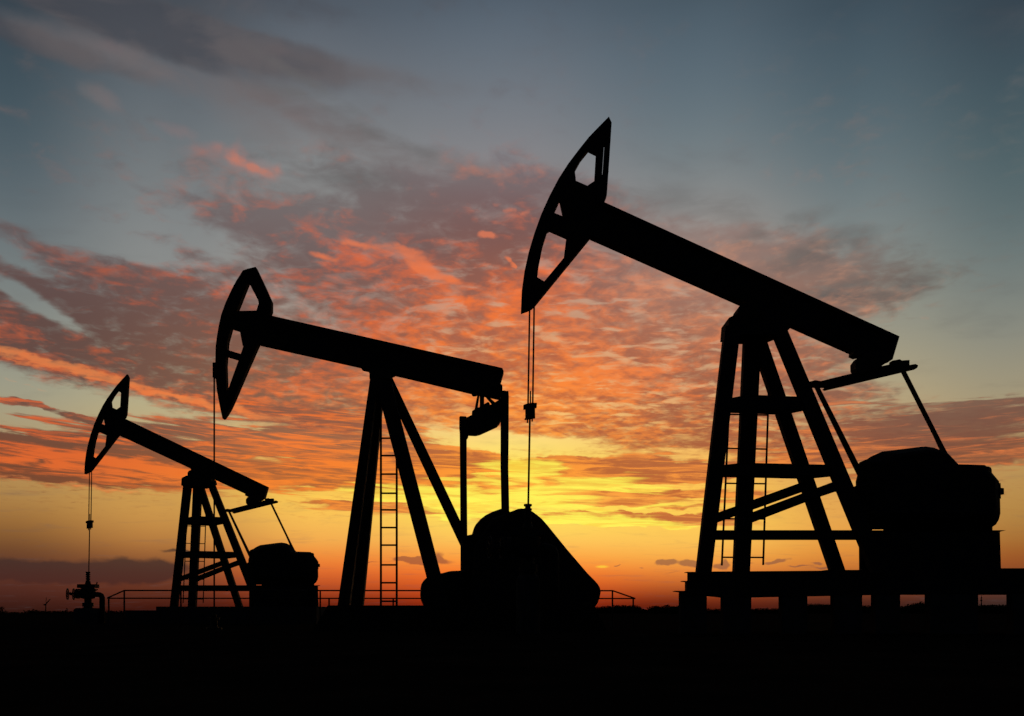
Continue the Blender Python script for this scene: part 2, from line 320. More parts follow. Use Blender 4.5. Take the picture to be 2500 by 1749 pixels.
# ------------------------------------------------------------------ building helpers
TWIN = None      # (px scale, px offset, py scale, py offset, depth offset) while the farther twin is being built
def P(px, py, Y):
    """point that stands Y metres away in the direction of a photograph pixel"""
    if TWIN: px, py, Y = px * TWIN[0] + TWIN[1], py * TWIN[2] + TWIN[3], Y + TWIN[4]
    return Vector(((px - CX) * Y / FOC, Y, EYE + (HY - py) * Y / FOC))
def tag(o, label=None, cat=None, group=None, kind=None):
    if label: o['label'] = label
    if cat: o['category'] = cat
    if group: o['group'] = group
    if kind: o['kind'] = kind
    return o
def empty(name, loc):
    o = bpy.data.objects.new(name, None); o.empty_display_size = 0.5
    o.location = loc; COL.objects.link(o); return o
class MB:
    """collects shapes (world coordinates) and links them as ONE mesh object"""
    def __init__(s): s.bm = bmesh.new()
    def prism(s, pts, Y, t, holes=()):
        """outline (px,py) or (px,py,Y) standing at depth Y, t metres thick"""
        loops = [pts] + list(holes)
        mid = [[P(q[0], q[1], q[2] if len(q) > 2 else Y) for q in lp] for lp in loops]
        tess = tessellate_polygon([[Vector((v.x, v.z, 0)) for v in lp] for lp in mid])
        off = Vector((0, t / 2, 0))
        F = [s.bm.verts.new(v - off) for lp in mid for v in lp]
        B = [s.bm.verts.new(v + off) for lp in mid for v in lp]
        for a, b, c in tess:
            for q in ((F[a], F[b], F[c]), (B[c], B[b], B[a])):
                try: s.bm.faces.new(q)
                except ValueError: pass
        k = 0
        for lp in loops:
            n = len(lp)
            for i in range(n):
                a, b = k + i, k + (i + 1) % n
                try: s.bm.faces.new((F[a], F[b], B[b], B[a]))
                except ValueError: pass
            k += n
        return s
    def barrel(s, pts, Y, t, inset=0.75, band=0.25):
        """outline at depth Y whose front and back close in: a rounded housing"""
        c = Vector((sum(p[0] for p in pts) / len(pts), sum(p[1] for p in pts) / len(pts)))
        rings = []
        prof = ((-.5, inset), (-.42, (1 + inset * 2) / 3), (-.5 * band, 1.0), (.5 * band, 1.0), (.42, (1 + inset * 2) / 3), (.5, inset))
        for dy_, sc in prof:
            rings.append([s.bm.verts.new(P(c.x + (p[0] - c.x) * sc, c.y + (p[1] - c.y) * sc, Y) + Vector((0, dy_ * t, 0))) for p in pts])
        n = len(pts)
        for r0, r1 in zip(rings, rings[1:]):
            for i in range(n):
                s.bm.faces.new((r0[i], r0[(i + 1) % n], r1[(i + 1) % n], r1[i]))
        for ring in (rings[0], rings[-1]):
            for a, b, c_ in tessellate_polygon([[Vector((v.co.x, v.co.z, 0)) for v in ring]]):
                try: s.bm.faces.new((ring[a], ring[b], ring[c_]))
                except ValueError: pass
        return s
    def tube(s, a, b, r, n=10, r2=None):
        a, b = Vector(a), Vector(b); r2 = r if r2 is None else r2
        d = (b - a).normalized(); u = d.orthogonal().normalized(); w = d.cross(u)
        A = [s.bm.verts.new(a + (u * math.cos(k) + w * math.sin(k)) * r) for k in (2 * math.pi * i / n for i in range(n))]
        B = [s.bm.verts.new(b + (u * math.cos(k) + w * math.sin(k)) * r2) for k in (2 * math.pi * i / n for i in range(n))]
        for i in range(n): s.bm.faces.new((A[i], A[(i + 1) % n], B[(i + 1) % n], B[i]))
        s.bm.faces.new(A); s.bm.faces.new(B[::-1])
        return s
    def path(s, pts, r, n=10):
        pts = [Vector(p) for p in pts]; rings = []
        for i, p in enumerate(pts):
            d = (pts[min(i + 1, len(pts) - 1)] - pts[max(i - 1, 0)]).normalized()
            u = Vector((0, 1, 0)) if abs(d.y) < .9 else Vector((1, 0, 0))
            u = (u - d * u.dot(d)).normalized(); w = d.cross(u)
            rings.append([s.bm.verts.new(p + (u * math.cos(k) + w * math.sin(k)) * r) for k in (2 * math.pi * j / n for j in range(n))])
        for A, B in zip(rings, rings[1:]):
            for i in range(n): s.bm.faces.new((A[i], A[(i + 1) % n], B[(i + 1) % n], B[i]))
        s.bm.faces.new(rings[0]); s.bm.faces.new(rings[-1][::-1])
        return s
    def box(s, x0, x1, y0, y1, z0, z1):
        v = [s.bm.verts.new((x, y, z)) for x in (x0, x1) for y in (y0, y1) for z in (z0, z1)]
        for f in ((0, 1, 3, 2), (4, 6, 7, 5), (0, 4, 5, 1), (2, 3, 7, 6), (0, 2, 6, 4), (1, 5, 7, 3)):
            s.bm.faces.new([v[i] for i in f])
        return s
    def lathe(s, c, prof, n=20):
        """profile (radius, z) turned round the vertical through c"""
        rings = [[s.bm.verts.new((c[0] + r * math.cos(k), c[1] + r * math.sin(k), c[2] + z)) for k in (2 * math.pi * i / n for i in range(n))] for r, z in prof]
        for A, B in zip(rings, rings[1:]):
            for i in range(n): s.bm.faces.new((A[i], A[(i + 1) % n], B[(i + 1) % n], B[i]))
        s.bm.faces.new(rings[0][::-1]); s.bm.faces.new(rings[-1])
        return s
    def ring(s, c, axis, R_, r, n=28, m=6):
        c = Vector(c); d = Vector(axis).normalized(); u = d.orthogonal().normalized(); w = d.cross(u)
        rows = []
        for i in range(n):
            k = 2 * math.pi * i / n; e = u * math.cos(k) + w * math.sin(k)
            rows.append([s.bm.verts.new(c + e * (R_ + r * math.cos(q)) + d * (r * math.sin(q))) for q in (2 * math.pi * j / m for j in range(m))])
        for i in range(n):
            A, B = rows[i], rows[(i + 1) % n]
            for j in range(m): s.bm.faces.new((A[j], A[(j + 1) % m], B[(j + 1) % m], B[j]))
        return s
    def build(s, name, mat, root=None, smooth=False):
        bmesh.ops.recalc_face_normals(s.bm, faces=s.bm.faces)
        me = bpy.data.meshes.new(name)
        if root is not None:
            o0 = Vector((0, 0, 0)); r = root
            while r is not None: o0 += r.location; r = r.parent
            bmesh.ops.translate(s.bm, verts=s.bm.verts, vec=-o0)
        s.bm.to_mesh(me); s.bm.free()
        if smooth:
            for p in me.polygons: p.use_smooth = True
        me.materials.append(mat)
        o = bpy.data.objects.new(name, me); COL.objects.link(o)
        if root is not None: o.parent = root
        return o
def kids(o): return [c for c in list(bpy.data.objects) if c.parent == o]
def copy_tree(o, parent=None):
    c = o.copy(); COL.objects.link(c); c.parent = parent
    for ch in kids(o): copy_tree(ch, c)
    return c

# ------------------------------------------------------------------ ground
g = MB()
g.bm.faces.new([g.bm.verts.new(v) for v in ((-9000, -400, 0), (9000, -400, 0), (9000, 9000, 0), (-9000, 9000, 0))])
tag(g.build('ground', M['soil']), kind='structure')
def raised(name, x0, x1, y0, y1, z, slope):
    m = MB(); b = m.bm
    lo = [b.verts.new(v) for v in ((x0 - slope, y0 - slope, -.02), (x1 + slope, y0 - slope, -.02), (x1 + slope, y1 + slope, -.02), (x0 - slope, y1 + slope, -.02))]
    hi = [b.verts.new(v) for v in ((x0, y0, z), (x1, y0, z), (x1, y1, z), (x0, y1, z))]
    b.faces.new(hi)
    for i in range(4): b.faces.new((lo[i], lo[(i + 1) % 4], hi[(i + 1) % 4], hi[i]))
    return tag(m.build(name, M['gravel']), kind='structure')
PADZ = EYE + (HY - 1478.5) * 22.6 / FOC
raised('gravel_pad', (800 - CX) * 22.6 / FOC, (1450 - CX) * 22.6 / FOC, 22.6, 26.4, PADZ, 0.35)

# ------------------------------------------------------------------ right-hand pumpjack (master of the two alike)
Y0 = 19.5
def build_jack(label):
    jack = empty('pumpjack', P(1880, 1396.5, Y0))
    tag(jack, label, 'pumpjack', 'twin pumpjacks with slotted horse heads and four-legged towers')
    HEAD = [(1485.6,289.8),(1492.4,304.4),(1487,390),(1480.7,480.2),(1474.6,495.7),(1470,499.2),(1497,523),(1462,590),(1441.6,580.5),(1439.6,583.2),(1306.9,745.7),(1298,754),(1287.4,759.3),(1271.6,764.8),
            (1273.8,713.3),(1280.3,666.4),(1290.7,619.4),(1304.3,574.1),(1320.5,528.8),(1340.9,483.4),(1363.5,440.4),(1386.2,405.1),(1412.1,370.7),(1436.4,340.3),(1459,316.7)]
    HOLES = [[(1436.4,368.5),(1455,377.5),(1451,446),(1433.2,458),(1405.5,446),(1402.5,418.7),(1416.5,393.4)],
             [(1474,355.2),(1476,355.2),(1471,431),(1469,431)],
             [(1365.8,491),(1375,533),(1351.2,523.3)],
             [(1341.5,563.6),(1382.5,581.5),(1376,633.4),(1328.4,690.5),(1311,680.6),(1315.2,648.6),(1324.2,603.2),(1335.2,567.6)]]
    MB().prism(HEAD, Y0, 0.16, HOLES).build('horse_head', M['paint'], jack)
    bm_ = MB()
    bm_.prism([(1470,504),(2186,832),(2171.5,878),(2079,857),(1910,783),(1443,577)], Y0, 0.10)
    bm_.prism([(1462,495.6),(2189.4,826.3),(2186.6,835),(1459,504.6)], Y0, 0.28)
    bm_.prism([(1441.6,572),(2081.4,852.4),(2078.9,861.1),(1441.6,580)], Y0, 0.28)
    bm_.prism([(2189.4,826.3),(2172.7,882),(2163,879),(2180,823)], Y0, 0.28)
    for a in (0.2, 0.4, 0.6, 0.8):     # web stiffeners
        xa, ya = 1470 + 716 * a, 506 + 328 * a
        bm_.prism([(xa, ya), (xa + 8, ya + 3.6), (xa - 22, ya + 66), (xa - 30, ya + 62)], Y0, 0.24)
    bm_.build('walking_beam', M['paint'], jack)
    # saddle and tower cap
    MB().prism([(1770.2,788.9),(1795.3,777.4),(1797,790),(1915,790),(1920,811),(1889.5,823),(1867,830),(1867,829),(1816,829),(1802,828),(1767.4,824)], Y0, 0.7).build('tower_cap', M['paint'], jack)
    sb = MB().prism([(1795.3,790),(1795.3,764.5),(1797.5,758),(1802.3,753),(1813.5,748.8),(1808.6,744.3),(1812,741),(1912,784),(1911,790),(1905,790)], Y0, 0.5)
    sb.tube(P(1850, 775, Y0 - .38), P(1850, 775, Y0 + .38), .13, 18)
    sb.build('saddle_bearing', M['steel'], jack)
    def leg(top, bot, yt, yb, t=0.22):
        (xa, ya), (xb, yb_) = top; (xc, yc), (xd, yd) = bot
        m = MB().prism([(xa, ya, Y0 + yt), (xb, yb_, Y0 + yt), (xd, yd, Y0 + yb), (xc, yc, Y0 + yb)], Y0, t)
        return m.build('leg', M['paint'], jack)
    leg(((1769,800),(1806,800)), ((1699.5,1400),(1734.5,1400)), -.22, -.75)
    leg(((1817,800),(1857,800)), ((1790,1400),(1828,1400)), .22, .75)
    leg(((1823,800),(1857,800)), ((2028.5,1400),(2062,1400)), .22, .75)
    leg(((1881,800),(1915,800)), ((2128,1400),(2168,1400)), -.22, -.75)
    def bars(name, quads, t=0.12):
        m = MB()
        for q in quads: m.prism(q, Y0, t)
        return m.build(name, M['paint'], jack)
    bars('cross_frame', [[(1780,976,19.15),(1786.6,973,19.15),(1812,967.5,19.85),(1812,1008,19.85),(1781,1007,19.15),(1776,1007,19.15)],
         [(1810,967.5,19.87),(1846,966.4,19.87),(1914,969,19.87),(1930,969.5,19.87),(1932,1009,19.87),(1895.4,1011.4,19.87),(1845,1009.3,19.87),(1810,1008,19.87)],
         [(1912,969,19.85),(1955,970.3,19.13),(1970,1001,19.13),(1928.6,1009,19.85)],
         [(1776,976,19.12),(1786,972.5,19.12),(1957,972,19.12),(1965,1000,19.12),(1776,1005,19.12)]])
    bars('cross_frame', [[(1764,1136.5,19),(1801,1132.5,19.95),(1801,1165,19.95),(1758,1165,19)],
         [(1799,1132.5,19.97),(1839,1131.8,19.97),(1972,1135,19.97),(1984,1168,19.97),(1948,1168.4,19.97),(1799,1165,19.97)],
         [(1968,1135,19.95),(2026,1136,19),(2037,1162.6,19),(1982,1168,19.95)],
         [(1764,1137.5,18.98),(2024,1137,18.98),(2034,1161.6,18.98),(1758,1164,18.98)]])
    bars('cross_frame', [[(1743,1295.4,18.9),(2101,1295.4,18.9),(2101,1318.4,18.9),(1740,1318.4,18.9)]])
    def brace(q, t=.1): MB().prism(q, Y0, t).build('brace', M['paint'], jack)
    brace([(1740,1256.3,18.9),(1797,1236,19.2),(1964,1175.5,19.9),(1972,1196.8,19.9),(1785,1264,19.2),(1740,1280.5,18.9)])
    brace([(1815,1259,19.9),(1991.3,1192.8,19.4),(2046,1172.4,18.9),(2054,1193.5,18.9),(2050,1201,18.9),(2040,1200.6,18.9),(1998.5,1214.5,19.4),(1815,1284.6,19.9)])
    # ladder on the far side of the front pair
    lad = MB(); YL = 19.35
    lad.tube(P(1762.2,1381,YL), P(1781,975,YL), .025, 8); lad.tube(P(1863.2,1380,YL), P(1876.5,958,YL), .025, 8)
    ladder = lad.build('ladder', M['steel'], jack)
    for k, (a, b) in enumerate(((1012,1014),(1095,1097),(1180.5,1181.5),(1267,1267.5),(1361,1361.5))):
        f = (1381 - a) / 406; xa = 1762.2 + 18.8 * f; xb = 1863.2 + 13.3 * f
        MB().tube(P(xa, a, YL), P(xb, b, YL), .019, 8).build('rung', M['steel'], ladder)
    # tail bearing, equalizer, pitmans
    MB().prism([(2078.9,859),(2077.8,868.5),(2088.3,873.3),(2098.8,870.9),(2099.8,874.4),(2090,877.2),(2082,888.3),(2082.4,904),(2087.6,911.7),(2095,918),(2146.2,903),(2146.2,892.5),(2160.8,888.3),(2161.5,884.8),(2172.7,882),(2172,872),(2120,860)], Y0, .3).build('tail_bearing', M['steel'], jack)
    MB().prism([(1973.2,934.5),(1987.2,930.9),(2001,933),(2087.6,911.7),(2146.2,897.4),(2174.4,891.1),(2174.4,883.4),(2193,880),(2198,883),(2216.6,881.7),(2216.6,893.9),(2231.3,891.5),(2237.6,894.6),(2235.5,900.9),(2199.9,909.3),(2015.8,952.8),(2009.8,950.4),(2015.8,948.3),(2013,945.5),(1997.6,945.9),(1976.7,944.8)], Y0, .16).build('equalizer_beam', M['steel'], jack)
    MB().prism([(1986.5,940),(1996,940),(2102,1148),(2102,1168),(2098,1168)], Y0 - .15, .08).build('pitman_arm', M['steel'], jack)
    MB().prism([(2199.5,905),(2208,904),(2286.9,1060),(2301.1,1088),(2322,1127),(2329,1137),(2316,1139),(2298,1103),(2278.2,1060)], Y0, .08).build('pitman_arm', M['steel'], jack)
    HOUSE = [(2083,1293),(2083,1191),(2088.2,1187),(2091.5,1187),(2091.2,1175),(2096.2,1157.3),(2097.5,1134),(2100.6,1128),(2109.3,1124.4),(2118.9,1120.8),(2128,1114.3),(2151.2,1103.8),(2235.4,1093.4),(2257.3,1091.5),(2278.4,1094.5),(2300.3,1103.8),(2318,1122.5),(2329,1134.5),(2401,1136.7),(2405.8,1140.3),(2412,1140.6),(2416.2,1143),(2418,1147.7),(2418.4,1155.4),(2436,1176.5),(2438.4,1219),(2439.2,1254.5),(2435.4,1269.6),(2428.5,1281.4),(2419,1288),(2419,1292.6)]
    hs = MB().barrel(HOUSE, Y0, 0.9, .72, .12)
    hs.prism([(2083,1286),(2124.4,1286),(2127,1298),(2088,1298)], Y0, .14).prism([(2161.4,1286),(2419,1286),(2419,1298),(2158,1298)], Y0, .14)
    house = hs.build('gearbox_housing', M['paint'], jack)
    MB().prism([(2436,1180.6),(2439.2,1180.6),(2440,1192.3),(2447.4,1193.2),(2447.7,1208),(2439.8,1208),(2440.3,1218.4),(2430,1219)], Y0, .12).build('shaft_hub', M['steel'], house)
    MB().prism([(2076,1240),(2076,1212),(2084,1205),(2084,1245)], Y0, .12).build('shaft_hub', M['steel'], house)
    pl = MB().prism([(2099,1300),(2437.6,1300),(2440.6,1401),(2100,1401)], Y0, .12)
    x0, x1 = P(2124, 0, Y0).x, P(2395, 0, Y0).x
    yc = P(0, 0, Y0).y
    pl.box(x0, x1, yc - .35, yc + .5, P(0, 1400, Y0).z, P(0, 1303, Y0).z)
    pl.prism([(2083,1295.6),(2451.8,1295.6),(2437.6,1299.4),(2436,1302),(2083,1302)], Y0, .14)
    pl.build('gearbox_plinth', M['paint'], jack)
    # bridle, carrier bar, polished rod
    for a, b in ((1293.3,1289.2),(1304.2,1300.6)):
        MB().tube(P(a, 740, Y0), P(b, 988, Y0), .021, 8).build('bridle_cable', M['cable'], jack)
    cb = MB().prism([(1277.6,991),(1285.8,987.5),(1298.9,985.6),(1310.7,985.6),(1310.2,995),(1306,996),(1306.4,1018.3),(1306.6,1020.6),(1294,1023),(1280.6,1024.7),(1282.5,1022),(1282.3,998.9),(1277.6,999.4)], Y0, .14)
    cb.tube(P(1295,955,Y0), P(1295,990,Y0), .017, 8).tube(P(1287.7,1020,Y0), P(1287.7,1033,Y0), .018, 8).tube(P(1299.3,1018,Y0), P(1299.3,1029.6,Y0), .018, 8)
    cb.build('carrier_bar', M['steel'], jack)
    MB().tube(P(1293.6,1020,Y0), P(1289.6,1240,Y0), .024, 8).build('polished_rod', M['steel'], jack)
    return jack
jack = build_jack('largest black pumpjack standing on the raised platform with piers, its pointed head highest of all')

# its platform
base = empty('steel_platform', (8.4, Y0, 0))
tag(base, 'long raised platform on square piers with steps at its left end, under the right-hand pumpjack', 'platform')
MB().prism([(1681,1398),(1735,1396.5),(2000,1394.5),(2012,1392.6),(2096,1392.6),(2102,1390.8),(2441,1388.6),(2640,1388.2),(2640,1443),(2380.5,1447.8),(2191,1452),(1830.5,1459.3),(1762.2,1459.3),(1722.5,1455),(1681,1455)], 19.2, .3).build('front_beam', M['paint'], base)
zt = P(0, 1400, 19.2).z
MB().box(P(1708,0,21).x, P(2640,0,19.2).x, 19.36, 21.0, zt - .12, zt - .02).build('deck', M['steel'], base)
MB().box(P(1712,0,21.2).x, P(2620,0,21.1).x, 21.0, 21.2, .98, zt - .02).build('rear_beam', M['paint'], base)
bot = 1550
PIER = ((1659.5,1722.5),(1762.2,1830.5),(1905,1966.4),(2032,2099.2),(2131.8,2191.4),(2264,2380.5),(2465,2520))
for i, (a, b) in enumerate(PIER):
    MB().prism([(a, 1450), (b, 1450), (b, bot), (a, bot)], 19.2, .26).build('pier', M['concrete'], base)
    c = (a + b) / 2
    MB().box(P(c - 18, 0, 21.1).x, P(c + 18, 0, 21.1).x, 21.02, 21.18, 0, .98).build('pier', M['concrete'], base)
for (a, b, ytop, ybot) in ((1673.7,1700,1397.2,1399.4),(1664.3,1695,1419.2,1421.6),(1645,1690,1443.2,1446.4)):
    MB().prism([(a, ytop), (b, ytop), (b, ybot), (a + 14, ybot), (a, ytop + 1.2)], 19.2, .28).build('step', M['steel'], base)
MB().prism([(1681,1399),(1700,1399),(1700,1455),(1659.5,1455),(1659.5,1446),(1674.5,1446),(1674.5,1421),(1681,1421)], 19.2, .24).build('step_support', M['paint'], base)

# ------------------------------------------------------------------ left-hand pumpjack: the twin, farther off
YF = 38.12
TWIN = (.4869, 208 - 1271.6 * .4869, .5115, 915 - 289.8 * .5115, YF - Y0)
left = build_jack('smallest, farthest pumpjack on a low slab, its cable falling to the wellhead with hand wheels')
TWIN = None
sl = MB()
q = YF / FOC
sl.box((406 - CX) * q, (786 - CX) * q, YF - 1.1, YF + 1.4, 0, EYE + (HY - 1481.3) * (YF - 1.1) / FOC)
tag(sl.build('concrete_slab', M['concrete']), 'low concrete slab under the smallest pumpjack at the left', 'slab')
lz = MB().box((330 - CX) * q, (405.5 - CX) * q, YF - 1.0, YF + 1.0, 0, EYE + (HY - 1490.5) * (YF - 1.0) / FOC)
tag(lz.build('concrete_kerb', M['concrete']), 'lower concrete step reaching left from the smallest pumpjack slab towards the bent pipe', 'step')

# ------------------------------------------------------------------ wellheads
def W(px, py, dy_=0.0): return P(px, py, YF) + Vector((0, dy_, 0))
zr = lambda py: P(0, py, YF).z
well = empty('wellhead', (W(215.5, 1490).x, YF, zr(1485)))
tag(well, 'wellhead with two round hand wheels and a bent pipe, under the far left pumpjack cable', 'wellhead', 'wellheads under the pumpjack cables')
cx = W(214.8, 0).x
m = MB(); prof = []
for i in range(9):
    y = 1420.6 - i * 2.7
    prof += [(.072 if i % 2 else .104, zr(y) ), (.072 if i % 2 else .104, zr(y - 2.4))]
m.lathe((cx, YF, 0), [(.13, zr(1428)), (.13, zr(1424)), (.105, zr(1421))] + prof)
m.build('stuffing_box', M['steel'], well)
m = MB(); m.lathe((cx, YF, 0), [(.24, zr(1485)), (.16, zr(1481.5)), (.245, zr(1481.5)), (.245, zr(1472)), (.16, zr(1472)), (.16, zr(1463)), (.3, zr(1461)), (.33, zr(1455)), (.33, zr(1438)), (.25, zr(1436))], 24)
m.build('valve_body', M['steel'], well)
m = MB().box(W(193.4,0).x, W(237.2,0).x, YF - .2, YF + .2, zr(1436), zr(1427))
m.path([W(234.5,1428), W(236.6,1425), W(236.6,1421.3)], .03, 8)
m.build('flange', M['steel'], well)
m = MB()
m.tube(W(200,1450), W(163,1450.6), .035, 10).tube(W(193.4,1450), W(186.8,1450), .235, 20).tube(W(200,1450), W(193,1450), .15, 16)
m.tube(W(176,1450.5), W(172,1450.5), .07, 12).tube(W(173,1446.5), W(168,1448.5), .02, 6)
m.build('valve_stem', M['steel'], well)
for hx in (165.0, 179.9):
    ax = Vector((1, .31, 0)).normalized(); c = W(hx, 1451)
    h = MB().ring(c, ax, .262, .022)
    u = Vector((0, 0, 1)); w_ = ax.cross(u)
    for k in range(4):
        e = u * math.cos(R(45 + 45 * k)) + w_ * math.sin(R(45 + 45 * k))
        h.tube(c - e * .262, c + e * .262, .012, 6)
    h.build('hand_wheel', M['steel'], well, True)
el_pts = [W(222,1451.8), W(238,1451.8), W(243.5,1452.6), W(247.4,1455.2), W(249.4,1459.5), W(249.6,1466), W(249.6,1524)]
MB().path(el_pts, .125, 14).build('outlet_pipe', M['steel'], well, True)
MB().path([W(228,1442), W(233,1441.5), W(238,1439.6)], .035, 8).build('side_valve', M['steel'], well)
ped = MB()
ped.lathe((cx, YF, 0), [(.62, 0), (.62, zr(1492)), (.58, zr(1487)), (.5, zr(1485.2))], 14)
ped.build('concrete_base', M['concrete'], well)
w2 = copy_tree(well)
w2.location = ((1290 - CX) * Y0 / FOC, Y0, zr(1485) + .692)
w2.scale = (.95, 1, 1)
for ch in kids(w2):
    if ch.name.startswith('concrete_base'):
        ch.scale = (.5, .5, w2.location.z / zr(1485))
tag(w2, 'wellhead seen as a small collar at the foot of the nearest cable, before the counterweight')

# ------------------------------------------------------------------ middle pumpjack
Y1 = 24.4
mid = empty('pumpjack', ((930 - CX) * Y1 / FOC, Y1, PADZ))
tag(mid, 'middle pumpjack with almond-shaped head, thick spread legs and a huge round-cornered counterweight', 'pumpjack')
def part(name, outline, t, mat='paint', dy_=0.0, holes=(), root=mid):
    return MB().prism(outline, Y1 + dy_, t, holes).build(name, M[mat], root)
part('horse_head', [(595.5,664),(607.2,659.9),(626.6,655.2),(649.1,702.8),(664.8,738.3),(664.8,761.6),(659.5,773.9),(690,785),(670,848),(633.4,841.4),(604.6,906.7),(585,952.5),(573.2,980),(565.4,997),(556.2,1012.6),(549.7,1021.8),(546,1024.1),(539.2,993),(532.7,957.7),(529.3,923.7),(528.5,888.4),(529.3,849.2),(531.9,828.3),(536.6,799.5),(543.1,770.8),(553.6,742),(569.3,708),(578.5,691)], .2,
     holes=[[(607.6,693.4),(610,693.4),(632.5,736.2),(634.2,744.8),(628.4,761.6),(579.8,762.6)],
            [(567,803),(588,810),(595,847),(597,847.6),(590.4,867),(556.2,856.6),(557.8,836)],
            [(555,871),(586,880.4),(558.2,957.2),(555.6,956.6),(553.4,893.7)]])
part('cable_clamp', [(521.2,887.6),(531,887),(531,923.2),(521.2,923.2)], .16, 'steel')
b2 = MB()
b2.prism([(655,782),(1226,909),(1220,936),(1208,968),(1000,920),(882,892),(637,838)], Y1, .12)
b2.prism([(659.5,773.9),(1128.2,880),(1226.6,902.4),(1229.6,909.3),(1226,914),(655,785)], Y1, .3)
b2.prism([(636,831),(882,887),(1212,962),(1207.8,972.2),(1150.3,959.9),(1000,924),(882,896.8),(633.4,841.4)], Y1, .3)
b2.prism([(1218,905),(1229.6,909.3),(1220.8,939.8),(1226.6,943.7),(1226.2,957),(1222,975),(1207.8,972.2),(1206,960)], Y1, .3)
b2.build('walking_beam', M['paint'], mid)
part('saddle_bearing', [(882,893),(882,900),(903.5,904.8),(903.5,914.6),(905.4,916),(905.4,930),(957,930),(954.4,917.5),(961.6,914.6),(962,910)], .5, 'steel')
def leg2(q, t=.24): MB().prism([(x, y, Y1 + d) for x, y, d in q], Y1, t).build('leg', M['paint'], mid)
leg2([(905.4,925,-.15),(925,925,-.15),(853.6,1484,-.9),(825.4,1484,-.9)])
leg2([(913,925,.15),(940,925,.15),(886.6,1484,.9),(857.2,1484,.9)])
leg2([(915,925,-.15),(957,935,-.15),(965,975,-.2),(976.5,1019,-.3),(1075.3,1400.5,-.85),(1098,1487,-.9),(1062,1487,-.9),(1042.5,1411,-.85),(931.7,989,-.3)])
leg2([(905,915,.15),(954.4,915,.15),(1123.6,1271.9,.7),(1230,1496,.9),(1200,1496,.9),(1123.6,1331.7,.7),(976.5,1019,.3),(940,960,.2)])
lad = MB(); YM = Y1 - .3
lad.prism([(927.6,1013.2),(932.4,1013.2),(932.4,1485),(927.6,1485)], YM, .05).prism([(966.2,1085),(971,1100),(971,1485),(966.2,1485)], YM, .05)
ladder2 = lad.build('ladder', M['steel'], mid)
for y in (1070.3,1112.8,1158,1204.7,1245.2,1288.5,1331.3,1379.6,1423.2,1468.4):
    MB().tube(P(931.5, y, YM), P(967, y, YM), .027, 8).build('rung', M['steel'], ladder2)
# equalizer hung from the tail
part('equalizer_beam', [(1136,1024),(1152.2,1016),(1152.9,1006.5),(1158,1003),(1165.2,998.2),(1172,997),(1181.7,990),(1191.2,984.5),(1194.8,985.6),(1197,991.8),(1226,975),(1226,1022),(1222.4,1027.8),(1218.4,1035.3),(1212.5,1042),(1193.6,1050.7),(1171,1060.9),(1160.4,1063.3),(1143.2,1062.4),(1136,1062)], .26, 'steel')
for q in ([(1166.4,960),(1171.4,962),(1165,1003),(1158,1005)], [(1171.2,962),(1182.2,964),(1181.8,998),(1171.2,1000)], [(1182,966),(1190,967),(1209.5,984),(1203,990)]):
    part('hanger_strut', q, .08, 'steel')
part('tail_bearing', [(1150.3,955),(1150.3,959.9),(1152.2,964.4),(1155.2,966.2),(1162.8,965.8),(1166.8,961),(1180,955)], .24, 'steel')
part('pitman_arm', [(1121.6,1020.7),(1123.8,1017.6),(1138,1018.3),(1139.6,1020),(1143.4,1060),(1142.7,1068),(1139.2,1073),(1139.2,1139),(1140.8,1320),(1124.4,1320),(1123.3,1136.6),(1122.6,1058.5),(1121.4,1046.7)], .14, 'steel', -.22)
part('pitman_arm', [(1222.4,958),(1226,956),(1232,955.2),(1236,956.6),(1240,956),(1241.6,958),(1242.3,968.6),(1241.8,1072.7),(1241,1139),(1243.6,1262),(1224.4,1262),(1222,1139),(1222.4,971)], .14, 'steel', -.22)
# crank counterweights, gearbox, motor
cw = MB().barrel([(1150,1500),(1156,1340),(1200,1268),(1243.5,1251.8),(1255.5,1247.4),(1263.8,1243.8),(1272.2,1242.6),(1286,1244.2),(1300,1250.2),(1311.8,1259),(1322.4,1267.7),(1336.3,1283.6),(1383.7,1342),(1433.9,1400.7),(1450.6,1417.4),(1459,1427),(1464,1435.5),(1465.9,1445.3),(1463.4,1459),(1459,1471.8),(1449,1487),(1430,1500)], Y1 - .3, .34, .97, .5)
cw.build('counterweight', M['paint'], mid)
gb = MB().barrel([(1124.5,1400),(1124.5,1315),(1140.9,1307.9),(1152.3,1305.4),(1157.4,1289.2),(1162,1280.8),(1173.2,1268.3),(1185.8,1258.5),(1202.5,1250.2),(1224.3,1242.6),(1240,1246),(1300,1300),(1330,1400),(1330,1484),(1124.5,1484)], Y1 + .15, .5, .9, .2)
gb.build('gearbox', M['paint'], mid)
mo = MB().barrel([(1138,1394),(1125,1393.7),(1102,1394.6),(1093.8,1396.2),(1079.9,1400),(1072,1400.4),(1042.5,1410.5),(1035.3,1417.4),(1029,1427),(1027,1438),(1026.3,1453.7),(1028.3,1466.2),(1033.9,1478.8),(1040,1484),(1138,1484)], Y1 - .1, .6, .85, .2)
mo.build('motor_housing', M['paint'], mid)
MB().tube(P(523, 905, Y1), P(523, 1500, Y1), .026, 8).build('polished_rod', M['steel'], mid)
wl = empty('wellhead', ((523 - CX) * Y1 / FOC, Y1, 0))
tag(wl, 'low wellhead at the foot of the middle pumpjack single thin rod', 'wellhead')
MB().lathe((wl.location.x, Y1, 0), [(.22, -.02), (.22, .06), (.1, .06), (.1, .3), (.16, .3), (.16, .36), (.07, .36), (.07, .46), (.04, .48)]).build('valve_body', M['steel'], wl)

